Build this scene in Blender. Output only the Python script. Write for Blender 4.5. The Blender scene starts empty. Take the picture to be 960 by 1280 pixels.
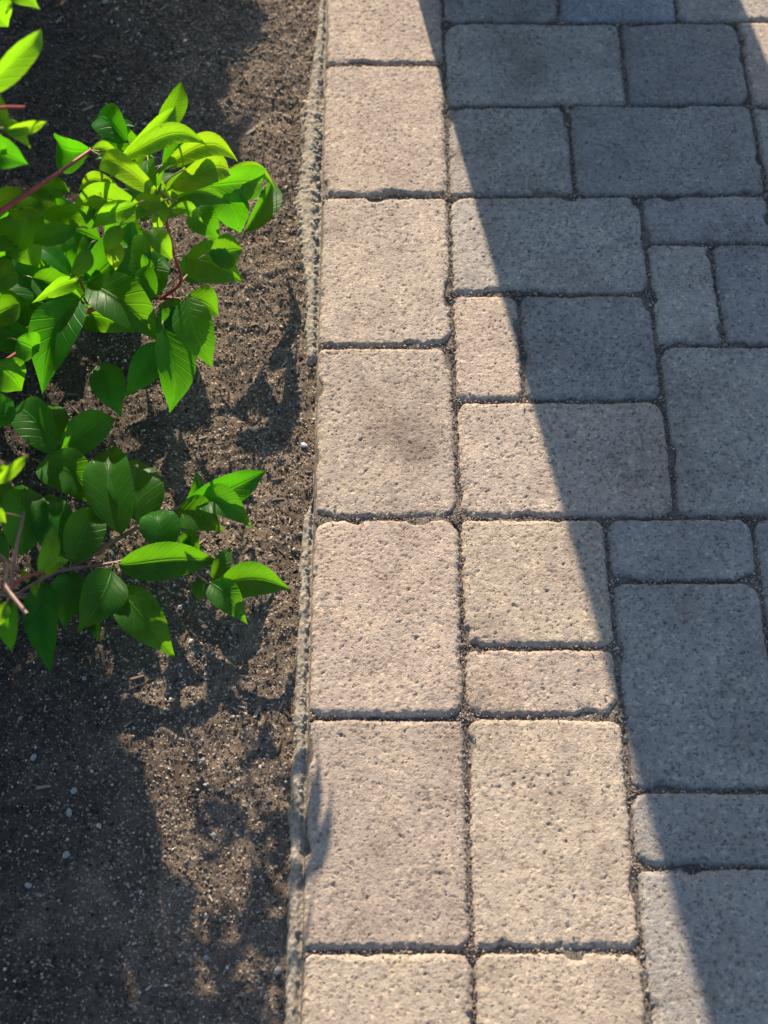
import bpy, math, random
import numpy as np
from mathutils import Vector, Matrix

random.seed(7)
rng = np.random.default_rng(11)
SC = bpy.context.scene
COL = SC.collection
U = 0.152                      # one paving module (six inches), metres

# ------------------------------------------------------------------ camera
PITCH, YAW, ROLL, FPX = 1.00196374, -0.00414525, -0.00672731, 2015.53
CAM = Vector((0.07769449, -0.44434561, 1.41844278))
FWD = Vector((math.sin(YAW) * math.cos(PITCH), math.cos(YAW) * math.cos(PITCH), -math.sin(PITCH)))
_rt = Vector((math.cos(YAW), -math.sin(YAW), 0.0))
_up = _rt.cross(FWD)
RT = _rt * math.cos(ROLL) + _up * math.sin(ROLL)
UP = -_rt * math.sin(ROLL) + _up * math.cos(ROLL)
cam_d = bpy.data.cameras.new("camera")
cam = bpy.data.objects.new("camera", cam_d)
COL.objects.link(cam)
M = Matrix((RT, UP, -FWD)).transposed().to_4x4()
M.translation = CAM
cam.matrix_world = M
cam_d.sensor_fit = 'HORIZONTAL'
cam_d.sensor_width = 27.0
cam_d.lens = FPX / 960.0 * 27.0
cam_d.clip_start = 0.02
cam_d.clip_end = 500.0
cam_d.dof.use_dof = True
cam_d.dof.focus_distance = 1.68
cam_d.dof.aperture_fstop = 5.6
SC.camera = cam

# ------------------------------------------------------------------ sky, sun, exposure
EL, AZ = math.radians(27.0), math.radians(10.0)     # shadows fall towards -y and a little +x
to_sun = Vector((-math.sin(AZ) * math.cos(EL), math.cos(AZ) * math.cos(EL), math.sin(EL)))
world = bpy.data.worlds.new("World")
SC.world = world
world.use_nodes = True
wn = world.node_tree.nodes
bg = wn["Background"]
sky = wn.new("ShaderNodeTexSky")
sky.sky_type = 'NISHITA'
sky.sun_disc = False
sky.sun_elevation = EL
sky.sun_rotation = math.atan2(to_sun.x, to_sun.y)
sky.altitude = 200
sky.air_density = 1.0
sky.dust_density = 0.8
sky.ozone_density = 2.0
world.node_tree.links.new(sky.outputs[0], bg.inputs[0])
bg.inputs[1].default_value = 0.112
sun_d = bpy.data.lights.new("sun", 'SUN')
sun_d.energy = 5.0
sun_d.angle = math.radians(0.53)
sun_d.color = (1.0, 0.865, 0.70)
sun = bpy.data.objects.new("sun", sun_d)
sun.rotation_euler = to_sun.to_track_quat('Z', 'Y').to_euler()
COL.objects.link(sun)
SC.view_settings.view_transform = 'Standard'
SC.view_settings.look = 'None'
SC.view_settings.exposure = 1.16
SC.view_settings.gamma = 1.0
SC.view_settings.use_curve_mapping = False

# ------------------------------------------------------------------ helpers
def at(px, py, h=0.0):
    """world point seen at photograph pixel (960 x 1280) lying h metres above the paving"""
    d = FWD + RT * ((px - 480) / FPX) - UP * ((py - 640) / FPX)
    return CAM + d * ((h - CAM.z) / d.z)

_T = np.random.default_rng(3).random((512, 512)).astype(np.float32)
_GX, _GY = np.cos(_T * 2 * np.pi), np.sin(_T * 2 * np.pi)
def vn(x, y, seed=0):
    """gradient noise, about -1..1, on a turned lattice"""
    x, y = x * 0.829 - y * 0.559 + seed * 37.17, x * 0.559 + y * 0.829 + seed * 91.7
    xi = np.floor(x).astype(np.int64); yi = np.floor(y).astype(np.int64)
    dx = x - xi; dy = y - yi
    fx = dx * dx * dx * (dx * (dx * 6 - 15) + 10); fy = dy * dy * dy * (dy * (dy * 6 - 15) + 10)
    x0, x1, y0, y1 = xi & 511, (xi + 1) & 511, yi & 511, (yi + 1) & 511
    a = _GX[x0, y0] * dx + _GY[x0, y0] * dy; b = _GX[x1, y0] * (dx - 1) + _GY[x1, y0] * dy
    c = _GX[x0, y1] * dx + _GY[x0, y1] * (dy - 1); d = _GX[x1, y1] * (dx - 1) + _GY[x1, y1] * (dy - 1)
    return ((a + (b - a) * fx) * (1 - fy) + (c + (d - c) * fx) * fy) * 1.7
def fbm(x, y, s, oct=3):
    v = 0; a = 1.0
    for k in range(oct):
        v = v + a * vn(x * 2 ** k, y * 2 ** k, s + k * 5); a *= 0.5
    return v / 1.6
def cells(x, y, seed):
    """distance to the nearest jittered cell point and that cell's random number"""
    x = x + seed * 13.7; y = y + seed * 29.3
    xi = np.floor(x).astype(np.int64); yi = np.floor(y).astype(np.int64)
    best = np.full(x.shape, 9.0); rid = np.zeros(x.shape)
    for i in (-1, 0, 1):
        for j in (-1, 0, 1):
            cx = xi + i; cy = yi + j
            px = cx + _T[cx & 511, cy & 511]; py = cy + _T[(cx + 171) & 511, (cy + 59) & 511]
            d = np.hypot(x - px, y - py); m = d < best
            best = np.where(m, d, best); rid = np.where(m, _T[(cx + 77) & 511, (cy + 211) & 511], rid)
    return best, rid
def smooth01(v, a, b):
    t = np.clip((v - a) / (b - a), 0, 1)
    return t * t * (3 - 2 * t)

def mesh_np(name, V, F, mat, smooth=True):
    me = bpy.data.meshes.new(name)
    V = np.ascontiguousarray(V, np.float32); F = np.ascontiguousarray(F, np.int32)
    me.vertices.add(len(V)); me.vertices.foreach_set("co", V.ravel())
    me.loops.add(F.size); me.loops.foreach_set("vertex_index", F.ravel())
    me.polygons.add(len(F)); me.polygons.foreach_set("loop_start", np.arange(len(F), dtype=np.int32) * F.shape[1])
    me.update(calc_edges=True)
    me.polygons.foreach_set("use_smooth", np.full(len(F), smooth))
    if mat: me.materials.append(mat)
    return me
def link(name, me, parent=None, loc=None):
    o = bpy.data.objects.new(name, me)
    COL.objects.link(o)
    if parent: o.parent = parent
    if loc is not None: o.location = loc
    return o
def tag(o, label=None, cat=None, group=None, kind=None):
    if label: o["label"] = label
    if cat: o["category"] = cat
    if group: o["group"] = group
    if kind: o["kind"] = kind
    return o
def grid_faces(nx, ny, keep=None):
    i = np.arange(nx * ny).reshape(ny, nx)
    F = np.stack([i[:-1, :-1], i[:-1, 1:], i[1:, 1:], i[1:, :-1]], -1).reshape(-1, 4)
    return F if keep is None else F[keep.reshape(-1)[F].any(1)]
def compact(V, F):
    u, inv = np.unique(F, return_inverse=True)
    return V[u], inv.reshape(F.shape)

# ------------------------------------------------------------------ materials
def new_mat(name):
    m = bpy.data.materials.new(name); m.use_nodes = True
    nt = m.node_tree; p = nt.nodes["Principled BSDF"]
    return m, nt, p
def nd(nt, t, **kw):
    n = nt.nodes.new(t)
    for k, v in kw.items():
        if k.startswith("i_"): n.inputs[int(k[2:])].default_value = v
        else: setattr(n, k, v)
    return n
def math_(nt, op, a, b=None):
    n = nt.nodes.new("ShaderNodeMath"); n.operation = op
    for k, v in enumerate((a, b)):
        if v is None: continue
        if isinstance(v, (int, float)): n.inputs[k].default_value = v
        else: nt.links.new(v, n.inputs[k])
    return n.outputs[0]
def noise(nt, vec, scale, detail=3, rough=0.55):
    n = nd(nt, "ShaderNodeTexNoise"); n.inputs["Scale"].default_value = scale
    n.inputs["Detail"].default_value = detail; n.inputs["Roughness"].default_value = rough
    nt.links.new(vec, n.inputs["Vector"]); return n.outputs["Fac"]
def ramp(nt, fac, stops):
    r = nd(nt, "ShaderNodeValToRGB"); e = r.color_ramp.elements
    e[0].position, e[0].color = stops[0][0], (*stops[0][1], 1)
    e[1].position, e[1].color = stops[-1][0], (*stops[-1][1], 1)
    for p, c in stops[1:-1]:
        k = e.new(p); k.color = (*c, 1)
    nt.links.new(fac, r.inputs[0]); return r.outputs[0]
def mix(nt, kind, fac, a, b):
    n = nd(nt, "ShaderNodeMix"); n.data_type = 'RGBA'; n.blend_type = kind
    for idx, v in ((0, fac), (6, a), (7, b)):
        if isinstance(v, (int, float)): n.inputs[idx].default_value = v
        elif isinstance(v, tuple): n.inputs[idx].default_value = (*v, 1)
        else: nt.links.new(v, n.inputs[idx])
    return n.outputs[2]
def bump(nt, h, dist, p, strength=1.0):
    b = nd(nt, "ShaderNodeBump"); b.inputs["Strength"].default_value = strength
    b.inputs["Distance"].default_value = dist
    nt.links.new(h, b.inputs["Height"]); nt.links.new(b.outputs[0], p.inputs["Normal"])

def concrete_paver(name, dark_spots=None):
    m, nt, p = new_mat(name)
    g = nd(nt, "ShaderNodeNewGeometry").outputs["Position"]
    oi = nd(nt, "ShaderNodeObjectInfo")
    c = oi.outputs["Color"]
    big = noise(nt, g, 17, 4, 0.6)
    c = mix(nt, 'MULTIPLY', 1.0, c, ramp(nt, big, [(0.28, (0.80, 0.77, 0.76)), (0.5, (1, 1, 1)), (0.72, (1.14, 1.13, 1.06))]))
    med = noise(nt, g, 120, 3, 0.65)
    c = mix(nt, 'MULTIPLY', 1.0, c, ramp(nt, med, [(0.3, (0.78, 0.77, 0.77)), (0.48, (1, 1, 1)), (0.7, (1.14, 1.13, 1.1))]))
    vor = nd(nt, "ShaderNodeTexVoronoi"); vor.inputs["Scale"].default_value = 330
    nt.links.new(g, vor.inputs["Vector"])
    sp = nd(nt, "ShaderNodeSeparateColor"); nt.links.new(vor.outputs["Color"], sp.inputs[0])
    c = mix(nt, 'MULTIPLY', 1.0, c, ramp(nt, sp.outputs[0], [(0.0, (0.58, 0.56, 0.55)), (0.07, (0.84, 0.83, 0.82)), (0.18, (1, 1, 1)), (0.84, (1.0, 1.0, 1.0)), (1.0, (1.4, 1.36, 1.28))]))
    wet = noise(nt, g, 6.5, 5, 0.62)
    c = mix(nt, 'MULTIPLY', 1.0, c, ramp(nt, wet, [(0.34, (0.80, 0.78, 0.77)), (0.43, (0.97, 0.965, 0.96)), (0.60, (1, 1, 1)), (0.68, (1.07, 1.06, 1.04))]))
    dust = math_(nt, 'MULTIPLY', noise(nt, g, 38, 4, 0.65), noise(nt, g, 9, 2))
    c = mix(nt, 'MIX', ramp(nt, dust, [(0.31, (0, 0, 0)), (0.42, (0.5, 0.5, 0.5))]), c, (0.23, 0.18, 0.135))
    if dark_spots:
        for (sx, sy, r, k) in dark_spots:
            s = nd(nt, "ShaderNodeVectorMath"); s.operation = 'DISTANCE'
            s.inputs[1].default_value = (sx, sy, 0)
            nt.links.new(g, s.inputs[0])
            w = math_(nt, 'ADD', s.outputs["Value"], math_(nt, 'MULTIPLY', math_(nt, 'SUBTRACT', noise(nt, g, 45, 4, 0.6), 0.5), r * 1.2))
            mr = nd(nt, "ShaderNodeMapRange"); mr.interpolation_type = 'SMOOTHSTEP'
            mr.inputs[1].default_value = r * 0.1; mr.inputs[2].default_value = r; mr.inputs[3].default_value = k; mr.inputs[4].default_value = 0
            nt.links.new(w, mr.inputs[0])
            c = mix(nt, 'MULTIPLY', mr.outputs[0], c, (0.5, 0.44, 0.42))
    wv = nd(nt, "ShaderNodeVectorMath"); wv.operation = 'ADD'
    wn_ = nd(nt, "ShaderNodeTexNoise"); wn_.inputs["Scale"].default_value = 330; wn_.inputs["Detail"].default_value = 2
    nt.links.new(g, wn_.inputs["Vector"])
    ws = nd(nt, "ShaderNodeVectorMath"); ws.operation = 'SCALE'; ws.inputs["Scale"].default_value = 0.0042
    nt.links.new(wn_.outputs["Color"], ws.inputs[0])
    nt.links.new(g, wv.inputs[0]); nt.links.new(ws.outputs[0], wv.inputs[1])
    pv = nd(nt, "ShaderNodeTexVoronoi"); pv.inputs["Scale"].default_value = 230
    nt.links.new(wv.outputs[0], pv.inputs["Vector"])
    ps = nd(nt, "ShaderNodeSeparateColor"); nt.links.new(pv.outputs["Color"], ps.inputs[0])
    pm = nd(nt, "ShaderNodeMapRange"); pm.interpolation_type = 'SMOOTHSTEP'
    pm.inputs[1].default_value = 0.16; pm.inputs[2].default_value = 0.40; pm.inputs[3].default_value = 1.0; pm.inputs[4].default_value = 0.0
    nt.links.new(pv.outputs["Distance"], pm.inputs[0])
    thr = math_(nt, 'ADD', 0.42, math_(nt, 'MULTIPLY', noise(nt, g, 30, 3, 0.6), 0.55))
    pore = math_(nt, 'MULTIPLY', pm.outputs[0], math_(nt, 'GREATER_THAN', ps.outputs[1], thr))
    c = mix(nt, 'MULTIPLY', math_(nt, 'MULTIPLY', pore, 0.8), c, (0.62, 0.58, 0.55))
    nt.links.new(c, p.inputs["Base Color"])
    p.inputs["Roughness"].default_value = 0.88
    p.inputs["Specular IOR Level"].default_value = 0.25
    bump(nt, math_(nt, 'SUBTRACT', noise(nt, g, 460, 3, 0.8), math_(nt, 'MULTIPLY', pore, 0.55)), 0.0020, p, 1.0)
    return m
def grain_mat(name, stops, rough=0.9, extra=60):
    m, nt, p = new_mat(name)
    g = nd(nt, "ShaderNodeNewGeometry")
    c = ramp(nt, g.outputs["Random Per Island"], stops)
    c = mix(nt, 'MULTIPLY', 1.0, c, ramp(nt, noise(nt, g.outputs["Position"], extra, 3), [(0.3, (0.75, 0.74, 0.73)), (0.7, (1.15, 1.15, 1.15))]))
    if name == "soil_crumb": c = bed_shade(nt, g.outputs["Position"], c)
    nt.links.new(c, p.inputs["Base Color"])
    p.inputs["Roughness"].default_value = rough
    p.inputs["Specular IOR Level"].default_value = 0.25
    return m
def bed_shade(nt, pos, c):  # shade at the left and sun by the edging put into the soil colour
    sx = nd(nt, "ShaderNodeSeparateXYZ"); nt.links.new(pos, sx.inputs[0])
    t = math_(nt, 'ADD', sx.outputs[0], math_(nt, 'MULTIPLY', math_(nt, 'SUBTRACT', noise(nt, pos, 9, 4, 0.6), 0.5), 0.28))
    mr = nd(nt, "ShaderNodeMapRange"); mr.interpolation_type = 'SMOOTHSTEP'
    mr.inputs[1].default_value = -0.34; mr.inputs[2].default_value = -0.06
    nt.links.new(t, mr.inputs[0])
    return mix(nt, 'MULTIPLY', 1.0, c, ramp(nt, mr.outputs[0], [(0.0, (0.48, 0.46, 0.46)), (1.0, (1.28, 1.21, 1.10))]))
def flat_noise_mat(name, a, b, s1, s2, bdist, bscale, rough=0.95, speck=None):
    m, nt, p = new_mat(name)
    g = nd(nt, "ShaderNodeNewGeometry").outputs["Position"]
    c = ramp(nt, noise(nt, g, s1, 4), [(0.3, a), (0.7, b)])
    c = mix(nt, 'MULTIPLY', 1.0, c, ramp(nt, noise(nt, g, s2, 3, 0.7), [(0.3, (0.6, 0.58, 0.56)), (0.5, (1, 1, 1)), (0.72, (1.5, 1.45, 1.4))]))
    if speck:
        vor = nd(nt, "ShaderNodeTexVoronoi"); vor.inputs["Scale"].default_value = speck
        nt.links.new(g, vor.inputs["Vector"])
        sp = nd(nt, "ShaderNodeSeparateColor"); nt.links.new(vor.outputs["Color"], sp.inputs[0])
        c = mix(nt, 'MIX', ramp(nt, sp.outputs[0], [(0.9, (0, 0, 0)), (0.97, (0.9, 0.9, 0.9))]), c, (0.36, 0.30, 0.24))
    if name == "garden_soil": c = bed_shade(nt, g, c)
    nt.links.new(c, p.inputs["Base Color"]); p.inputs["Roughness"].default_value = rough
    p.inputs["Specular IOR Level"].default_value = 0.2
    bump(nt, noise(nt, g, bscale, 4, 0.7), bdist, p, 0.8)
    return m

M_PAVER = concrete_paver("tumbled_concrete")
M_DARK_SPOTS = concrete_paver("tumbled_concrete_dark_spots", [(0.55 * U, 3.72 * U, 0.046, 0.62), (0.72 * U, 3.52 * U, 0.034, 0.62), (0.38 * U, 4.0 * U, 0.03, 0.4)])  # same concrete, with soft dark spots for one border paver
M_SAND = flat_noise_mat("joint_sand", (0.10, 0.085, 0.07), (0.20, 0.165, 0.13), 60, 400, 0.002, 500)
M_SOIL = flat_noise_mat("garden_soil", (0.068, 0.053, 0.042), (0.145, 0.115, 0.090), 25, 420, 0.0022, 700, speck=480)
M_GROUND = flat_noise_mat("lawn_ground", (0.03, 0.05, 0.015), (0.06, 0.075, 0.03), 3, 60, 0.01, 90)
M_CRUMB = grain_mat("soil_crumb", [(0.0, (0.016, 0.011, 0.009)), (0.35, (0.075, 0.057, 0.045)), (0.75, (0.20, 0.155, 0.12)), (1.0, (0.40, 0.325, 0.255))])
M_GRIT = grain_mat("pale_grit", [(0.0, (0.20, 0.16, 0.12)), (0.5, (0.34, 0.28, 0.215)), (1.0, (0.60, 0.53, 0.44))])
M_BARK = grain_mat("bark_shred", [(0.0, (0.05, 0.032, 0.022)), (0.5, (0.13, 0.088, 0.06)), (0.85, (0.23, 0.17, 0.12)), (1.0, (0.40, 0.33, 0.25))])
M_JGRIT = grain_mat("joint_grain", [(0.0, (0.10, 0.075, 0.055)), (0.5, (0.21, 0.16, 0.12)), (1.0, (0.42, 0.35, 0.28))])
M_MORTAR = flat_noise_mat("dried_mortar", (0.22, 0.183, 0.135), (0.33, 0.28, 0.21), 40, 300, 0.0015, 450)
M_AGG = grain_mat("grey_aggregate", [(0.0, (0.14, 0.14, 0.13)), (0.4, (0.24, 0.225, 0.195)), (1.0, (0.36, 0.31, 0.24))], 0.8)
M_STONE = grain_mat("pale_stone", [(0.0, (0.15, 0.145, 0.14)), (1.0, (0.30, 0.29, 0.27))], 0.8, 200)
M_WOOD = grain_mat("weathered_wood", [(0.0, (0.13, 0.095, 0.07)), (0.6, (0.24, 0.19, 0.15)), (1.0, (0.36, 0.31, 0.27))], 0.85, 250)
M_COLUMN = flat_noise_mat("painted_column", (0.62, 0.60, 0.56), (0.70, 0.68, 0.64), 2, 5, 0.0002, 60, 0.6)

def leaf_material(name, top, under, trans, fac):
    m, nt, p = new_mat(name)
    uv = nd(nt, "ShaderNodeUVMap")
    s = nd(nt, "ShaderNodeSeparateXYZ"); nt.links.new(uv.outputs[0], s.inputs[0])
    av = math_(nt, 'ABSOLUTE', math_(nt, 'SUBTRACT', s.outputs[1], 0.5))          # 0 midrib .. 0.5 margin
    ph = math_(nt, 'MULTIPLY', math_(nt, 'SUBTRACT', s.outputs[0], math_(nt, 'MULTIPLY', math_(nt, 'POWER', av, 0.8), 0.42)), 8.0)
    fr = math_(nt, 'ABSOLUTE', math_(nt, 'SUBTRACT', math_(nt, 'FRACT', ph), 0.5))  # 0.5 on a vein
    vein = nd(nt, "ShaderNodeMapRange"); vein.interpolation_type = 'SMOOTHSTEP'
    vein.inputs[1].default_value = 0.40; vein.inputs[2].default_value = 0.5
    nt.links.new(fr, vein.inputs[0])
    rib = nd(nt, "ShaderNodeMapRange"); rib.interpolation_type = 'SMOOTHSTEP'
    rib.inputs[1].default_value = 0.035; rib.inputs[2].default_value = 0.008
    nt.links.new(av, rib.inputs[0])
    vv = math_(nt, 'MAXIMUM', math_(nt, 'MULTIPLY', vein.outputs[0], 0.6), rib.outputs[0])
    oi = nd(nt, "ShaderNodeObjectInfo")
    g = nd(nt, "ShaderNodeNewGeometry")
    blot = noise(nt, g.outputs["Position"], 70, 4)
    hs = nd(nt, "ShaderNodeHueSaturation")
    nt.links.new(math_(nt, 'ADD', 0.493, math_(nt, 'MULTIPLY', oi.outputs["Random"], 0.025)), hs.inputs["Hue"])
    nt.links.new(math_(nt, 'ADD', 0.55, math_(nt, 'MULTIPLY', blot, 0.9)), hs.inputs["Value"])
    c = mix(nt, 'MIX', g.outputs["Backfacing"], top, under)
    nt.links.new(mix(nt, 'MIX', math_(nt, 'MULTIPLY', vv, 0.45), c, tuple(min(1, x * 2.2 + 0.01) for x in top)), hs.inputs["Color"])
    spot = ramp(nt, noise(nt, g.outputs["Position"], 130, 2, 0.5), [(0.70, (0, 0, 0)), (0.76, (0.8, 0.8, 0.8))])
    nt.links.new(mix(nt, 'MIX', spot, hs.outputs[0], (0.10, 0.075, 0.02)), p.inputs["Base Color"])
    p.inputs["Roughness"].default_value = 0.40
    p.inputs["Specular IOR Level"].default_value = 0.15
    b = nd(nt, "ShaderNodeBump"); b.inputs["Strength"].default_value = 0.55; b.inputs["Distance"].default_value = 0.0008
    nt.links.new(math_(nt, 'SUBTRACT', math_(nt, 'MULTIPLY', noise(nt, g.outputs["Position"], 420, 2), 0.3), vv), b.inputs["Height"])
    nt.links.new(b.outputs[0], p.inputs["Normal"])
    t = nd(nt, "ShaderNodeBsdfTranslucent")
    hs2 = nd(nt, "ShaderNodeHueSaturation")
    nt.links.new(math_(nt, 'ADD', 0.485, math_(nt, 'MULTIPLY', oi.outputs["Random"], 0.03)), hs2.inputs["Hue"])
    nt.links.new(math_(nt, 'ADD', 0.8, math_(nt, 'MULTIPLY', blot, 0.4)), hs2.inputs["Value"])
    nt.links.new(mix(nt, 'MIX', math_(nt, 'MULTIPLY', vv, 0.35), trans, tuple(x * 1.5 for x in trans)), hs2.inputs["Color"])
    nt.links.new(mix(nt, 'MIX', spot, hs2.outputs[0], (0.16, 0.13, 0.02)), t.inputs["Color"])
    nt.links.new(b.outputs[0], t.inputs["Normal"])
    mx = nd(nt, "ShaderNodeMixShader"); mx.inputs[0].default_value = fac
    nt.links.new(p.outputs[0], mx.inputs[1]); nt.links.new(t.outputs[0], mx.inputs[2])
    nt.links.new(mx.outputs[0], nt.nodes["Material Output"].inputs[0])
    return m
M_LEAF = leaf_material("mature_leaf", (0.008, 0.088, 0.002), (0.022, 0.10, 0.008), (0.14, 0.45, 0.004), 0.5)
M_YOUNG = leaf_material("young_leaf", (0.045, 0.15, 0.004), (0.07, 0.16, 0.014), (0.28, 0.57, 0.008), 0.58)
def stem_material(name, a, b):
    m, nt, p = new_mat(name)
    g = nd(nt, "ShaderNodeNewGeometry").outputs["Position"]
    nt.links.new(ramp(nt, noise(nt, g, 60, 4), [(0.35, a), (0.65, b)]), p.inputs["Base Color"])
    p.inputs["Roughness"].default_value = 0.5
    bump(nt, noise(nt, g, 300, 3), 0.0006, p, 0.6)
    return m
M_RED = stem_material("red_bark", (0.20, 0.014, 0.016), (0.30, 0.045, 0.03))
M_PETIOLE = stem_material("petiole_skin", (0.08, 0.13, 0.015), (0.16, 0.09, 0.025))
M_BROWN = stem_material("brown_bark", (0.11, 0.05, 0.032), (0.20, 0.11, 0.07))

# ------------------------------------------------------------------ ground
def ground_sheet():
    n = 41
    c = np.sign(np.linspace(-1, 1, n)) * np.abs(np.linspace(-1, 1, n)) ** 3 * 150
    X, Y = np.meshgrid(c, c)
    Z = -0.05 + 0.0 * X
    return mesh_np("ground", np.stack([X, Y, Z], -1).reshape(-1, 3), grid_faces(n, n), M_GROUND)
tag(link("ground", ground_sheet()), kind="structure")

# ------------------------------------------------------------------ soil bed
def soil_h(x, y):
    h = -0.013 + 0.0045 * fbm(x * 14, y * 14, 1, 2) + 0.0022 * fbm(x * 55, y * 55, 2, 2) + 0.0010 * vn(x * 150, y * 150, 4)
    d, r = cells(x * 95, y * 95, 3)
    h = h + 0.0013 * np.clip(0.55 - d, 0, 1) * (r > 0.35) * (0.6 + r)
    h = h + 0.006 * smooth01(-x, 0.06, 0.5)
    # loose crumbs lie against the edging
    h = h + 0.004 * np.exp(-((x + 0.012) / 0.03) ** 2) * (0.4 + 0.6 * vn(y * 9, x * 0 + 3.0, 6))
    return h
xs = np.concatenate([np.arange(-1.9, -0.52, 0.03), np.arange(-0.52, 0.0, 0.0022), [0.0]])
ys = np.concatenate([np.arange(-0.9, -0.14, 0.03), np.arange(-0.14, 1.36, 0.0022), np.arange(1.36, 2.6, 0.03)])
X, Y = np.meshgrid(xs, ys)
Z = soil_h(X, Y)
tag(link("soil", mesh_np("soil", np.stack([X, Y, Z], -1).reshape(-1, 3), grid_faces(len(xs), len(ys)), M_SOIL)), kind="structure")

# ------------------------------------------------------------------ paved path
SIZES = [(1.5, 1), (1, 1), (1, 0.5), (1, 1.5), (0.5, 1)]
# (x0, x1, y0, y1, colour, visible)
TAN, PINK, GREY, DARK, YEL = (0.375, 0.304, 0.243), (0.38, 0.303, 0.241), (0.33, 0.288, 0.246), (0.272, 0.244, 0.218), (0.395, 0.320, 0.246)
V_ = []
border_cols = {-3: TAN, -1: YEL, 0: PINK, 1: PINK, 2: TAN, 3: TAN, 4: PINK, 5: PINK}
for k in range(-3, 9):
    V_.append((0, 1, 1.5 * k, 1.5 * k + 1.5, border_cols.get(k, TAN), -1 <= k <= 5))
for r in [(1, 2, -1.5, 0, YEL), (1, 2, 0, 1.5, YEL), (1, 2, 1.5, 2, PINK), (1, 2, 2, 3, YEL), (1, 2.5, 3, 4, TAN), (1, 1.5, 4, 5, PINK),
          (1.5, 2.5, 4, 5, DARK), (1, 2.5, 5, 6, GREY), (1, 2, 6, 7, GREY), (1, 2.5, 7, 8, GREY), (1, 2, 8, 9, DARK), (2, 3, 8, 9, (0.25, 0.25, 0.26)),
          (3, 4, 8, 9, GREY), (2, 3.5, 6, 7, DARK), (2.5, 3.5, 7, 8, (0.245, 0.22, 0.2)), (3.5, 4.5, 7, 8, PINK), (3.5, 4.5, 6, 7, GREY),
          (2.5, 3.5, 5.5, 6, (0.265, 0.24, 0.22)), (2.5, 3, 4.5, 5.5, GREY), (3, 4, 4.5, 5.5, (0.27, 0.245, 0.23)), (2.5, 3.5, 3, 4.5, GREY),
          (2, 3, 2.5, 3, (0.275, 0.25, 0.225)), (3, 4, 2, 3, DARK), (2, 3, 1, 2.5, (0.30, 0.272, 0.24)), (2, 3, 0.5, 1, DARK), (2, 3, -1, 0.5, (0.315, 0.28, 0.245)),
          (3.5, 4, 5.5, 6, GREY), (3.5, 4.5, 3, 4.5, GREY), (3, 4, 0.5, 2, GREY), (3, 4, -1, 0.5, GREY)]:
    V_.append((*r[:5], True))
XMAX, Y0, Y1 = 8.0, -4.5, 13.5
occ = np.zeros((int((Y1 - Y0) * 2), int((XMAX - 1) * 2)), bool)
def cell_range(x0, x1, y0, y1):
    return slice(max(0, int(round((y0 - Y0) * 2))), int(round((y1 - Y0) * 2))), slice(int(round((x0 - 1) * 2)), int(round((x1 - 1) * 2)))
for r in V_:
    if r[0] >= 1: occ[cell_range(*r[:4])] = True
for j in range(occ.shape[0]):
    for i in range(occ.shape[1]):
        if occ[j, i]: continue
        opts = SIZES[:]; random.shuffle(opts); opts.append((0.5, 0.5))
        for w, h in opts:
            a, b = int(w * 2), int(h * 2)
            if i + a <= occ.shape[1] and j + b <= occ.shape[0] and not occ[j:j + b, i:i + a].any():
                occ[j:j + b, i:i + a] = True
                x0, y0 = 1 + i / 2, Y0 + j / 2
                V_.append((x0, x0 + w, y0, y0 + h, random.choice([TAN, GREY, DARK, PINK, GREY]), False)); break

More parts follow.
